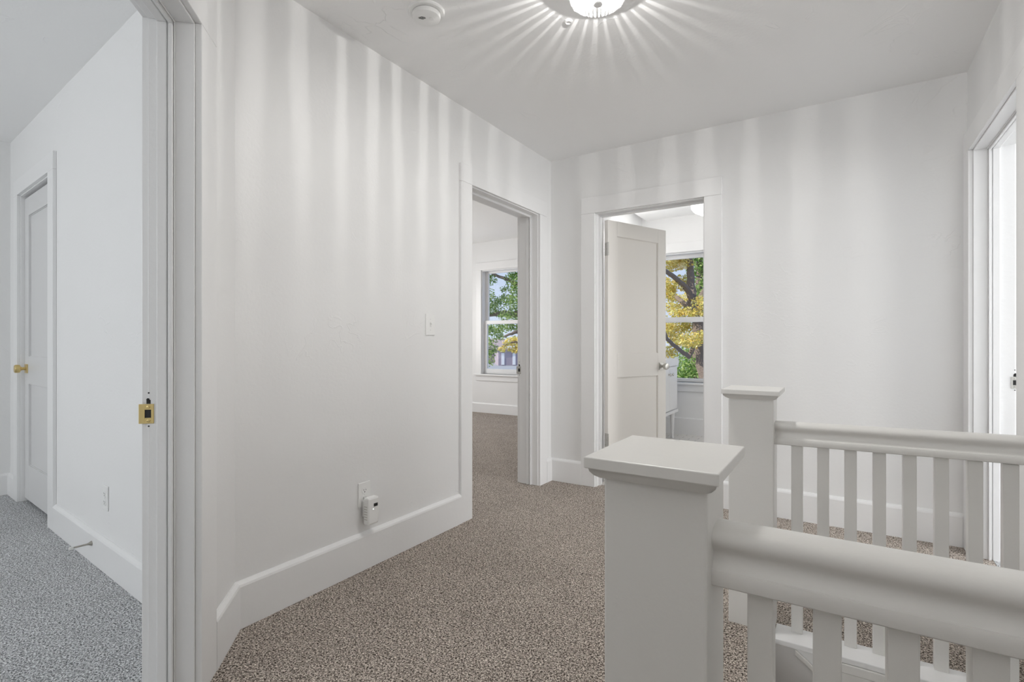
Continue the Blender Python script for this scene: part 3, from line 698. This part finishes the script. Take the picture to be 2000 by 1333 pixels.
Z1 = 13.0
base_pt = at(1392, 0, Z1); base_pt.z = GZ
ty = tag(empty('autumn_tree', base_pt), 'yellow autumn tree with a forked trunk outside the bathroom window', 'tree')
limbs('trunk', ty, [([base_pt, at(1384, 800, Z1), at(1376, 730, Z1), at(1367, 665, Z1), at(1362, 620, Z1), at(1352, 585, Z1)], 0.21, 0.14)])
limbs('branches', ty, [
    ([at(1354, 590, Z1), at(1343, 566, Z1-.1), at(1322, 546, Z1-.4), at(1302, 530, Z1-.8), at(1270, 515, Z1-1.2)], 0.085, 0.04),
    ([at(1353, 590, Z1), at(1350, 560, Z1+.2), at(1347, 525, Z1+.3), at(1344, 480, Z1+.3), at(1350, 420, Z1+.2)], 0.115, 0.07),
    ([at(1359, 615, Z1), at(1335, 592, Z1+.5), at(1318, 580, Z1+.9), at(1296, 572, Z1+1.2)], 0.08, 0.04),
    ([at(1364, 660, Z1), at(1345, 697, Z1-.6), at(1325, 683, Z1-1), at(1303, 662, Z1-1.3), at(1285, 630, Z1-1.5), at(1270, 600, Z1-1.6)], 0.06, 0.03),
    ([at(1355, 600, Z1), at(1385, 560, Z1-.3), at(1430, 500, Z1-.6)], 0.10, 0.05),
    ([at(1347, 525, Z1+.3), at(1325, 500, Z1+.6), at(1300, 478, Z1+.8)], 0.05, 0.03),
])
rnd = random.Random(5)
cl_y = []
for (u, v, dz, r) in [(1308, 515, .5, .34), (1322, 508, .7, .30), (1336, 515, .3, .25), (1312, 560, -.2, .26), (1330, 548, .6, .22), (1306, 578, -.3, .2), (1338, 560, .8, .2),
                      (1312, 600, .9, .22), (1330, 606, .6, .26), (1345, 612, -.6, .22), (1368, 590, -.9, .22), (1368, 612, -.8, .2), (1320, 612, -.5, .2),
                      (1310, 650, .3, .30), (1325, 640, .6, .28), (1345, 640, .4, .25), (1350, 665, -.7, .3), (1338, 668, .8, .26), (1308, 690, .4, .26), (1372, 655, -.8, .18),
                      (1300, 505, 0, .3), (1304, 640, -.4, .2), (1318, 585, 1.4, .22), (1345, 585, 1.6, .3), (1322, 665, 1.5, .3), (1280, 560, 0, .5), (1270, 640, .3, .6), (1290, 480, .2, .5), (1340, 470, .3, .6), (1420, 620, .2, .6)]:
    cl_y.append((at(u, v, Z1+dz), r))
foliage('yellow_foliage', M['yleaf'], ty, cl_y, 4000, 0.044, 3)

Z2 = 21.0
gb = at(1362, 0, Z2); gb.z = GZ
tg = tag(empty('green_tree', gb), 'dense green tree behind the yellow autumn tree', 'tree')
limbs('trunk', tg, [([gb, at(1362, 740, Z2), at(1364, 600, Z2), at(1366, 480, Z2)], 0.25, 0.1)])
foliage('green_foliage', M['gleaf'], tg, [(at(u, v, Z2+dz), r) for u, v, dz, r in [
    (1345, 715, 0, .9), (1330, 735, -.5, .8), (1365, 740, .3, .9), (1352, 690, .8, .6), (1312, 745, 0, .6), (1368, 515, 0, .7), (1376, 540, .6, .8), (1362, 498, 1, .6), (1378, 575, -.3, .6), (1335, 765, 0, 1.2),
    (1384, 620, .5, .7), (1400, 680, .3, 1.2), (1300, 780, .3, 1.2), (1390, 480, 0, 1.2), (1360, 440, 0, 1.4), (1420, 560, 0, 1.6)]], 1100, 0.075, 11)

Z3 = 17.0
tb = at(1060, 0, Z3); tb.z = GZ
tl = tag(empty('green_tree', tb), 'leafy green tree filling the window of the far left room', 'tree')
limbs('trunk', tl, [([tb, at(1058, 760, Z3), at(1052, 690, Z3), at(1046, 640, Z3), at(1040, 560, Z3)], 0.3, 0.16)])
limbs('branches', tl, [([at(1050, 670, Z3), at(1022, 648, Z3-.3), at(1004, 650, Z3-.5), at(985, 658, Z3-.7)], 0.10, 0.03),
    ([at(1046, 630, Z3), at(1015, 615, Z3), at(985, 612, Z3+.3), at(955, 616, Z3+.4), at(930, 610, Z3+.4)], 0.13, 0.04),
    ([at(1042, 580, Z3), at(1010, 555, Z3), at(975, 540, Z3), at(945, 528, Z3)], 0.08, 0.03)])
foliage('green_foliage', M['gleaf'], tl, [(at(u, v, Z3+dz), r) for u, v, dz, r in [
    (1000, 545, 0, .30), (1010, 565, .4, .34), (1000, 590, -.3, .36), (985, 585, .5, .3), (968, 590, 0, .27), (955, 577, -.4, .22), (957, 604, .3, .3), (975, 610, .7, .3), (992, 618, -.3, .33), (1010, 610, .5, .4),
    (958, 540, .2, .16), (966, 548, .3, .13), (952, 548, 0, .18), (1003, 536, 0, .2), (985, 566, .2, .18),
    (956, 645, 0, .28), (968, 650, .4, .28), (958, 668, -.3, .25), (964, 683, .2, .22), (975, 640, .6, .25), (990, 640, 0, .25), (1005, 637, .3, .3), (978, 658, 0, .2),(957, 690,0,.13),
    (930, 560, 0, .6), (925, 640, 0, .6), (940, 700, 0, .5), (1040, 560, 0, .9), (1060, 630, 0, .9), (1030, 500, 0, 1.0), (960, 490, 0, .7), (900, 520, 0, .9)]], 2600, 0.046, 23)
Z4 = 15.5
tb = at(1075, 0, Z4); tb.z = GZ
tz = tag(empty('autumn_tree', tb), 'low yellow bough of a small tree against the distant garage', 'tree')
limbs('trunk', tz, [([tb, at(1075, 790, Z4), at(1060, 720, Z4)], 0.12, 0.09)])
limbs('branches', tz, [([at(1060, 720, Z4), at(1030, 672, Z4), at(1000, 668, Z4), at(980, 678, Z4)], 0.07, 0.012)])
foliage('yellow_foliage', M['yleaf'], tz, [(at(u, v, Z4+dz), r) for u, v, dz, r in [(1005, 664, 0, .17), (995, 672, .2, .15), (985, 678, 0, .12), (1010, 676, .1, .16), (976, 682, 0, .07), (1004, 688, 0, .08), (1030, 670, 0, .4), (1050, 700, 0, .4), (998, 664, .3, .16), (990, 670, 0, .14), (1008, 683, 0, .14), (982, 684, 0, .1), (996, 682, .1, .12)]], 2600, 0.05, 31)

# distant garage with two white doors
Zg = 96.0
gp = at(990, 0, Zg); gp.z = GZ
ga = tag(empty('garage_building', gp, TH+0.12), 'distant mauve grey garage with two white doors', 'building')
mw = mat('mauve_grey_siding', (0.36, 0.31, 0.36), 0.8); mr = mat('brown_grey_roof', (0.30, 0.25, 0.26), 0.9); md = mat('white_door_paint', (0.85, 0.85, 0.86), 0.6)
MB().box(-1.6, 8, 0, 8, 0, 2.9).build('wall', mw, ga)
MB().box(-1.9, 8.3, -0.3, 8.3, 2.9, 3.15).build('roof', mr, ga, bevel=0.02)
for x in (-0.75, 1.35): MB().box(x-0.28, x+0.28, -0.06, 0.0, 0.15, 2.35).build('garage_door', md, ga)
gp2 = at(955, 0, Zg+12); gp2.z = GZ
gh = tag(empty('house', gp2, TH-0.1), 'distant house with a dark pitched roof behind the garage', 'building')
MB().box(-8, 2.6, 0, 9, 0, 3.0).build('wall', mat('dull_mauve_render', (0.27, 0.22, 0.25), 0.9), gh)
r = MB().sweep([(-0.6, 3.0), (9.6, 3.0), (4.5, 5.2)], (-8.3, 0, 0), (2.9, 0, 0), side=(0, 1, 0)).build('roof', mr, gh)
MB().box(-2.2, -1.2, -0.05, 0, 1.0, 2.0).build('window', M['dark'], gh)
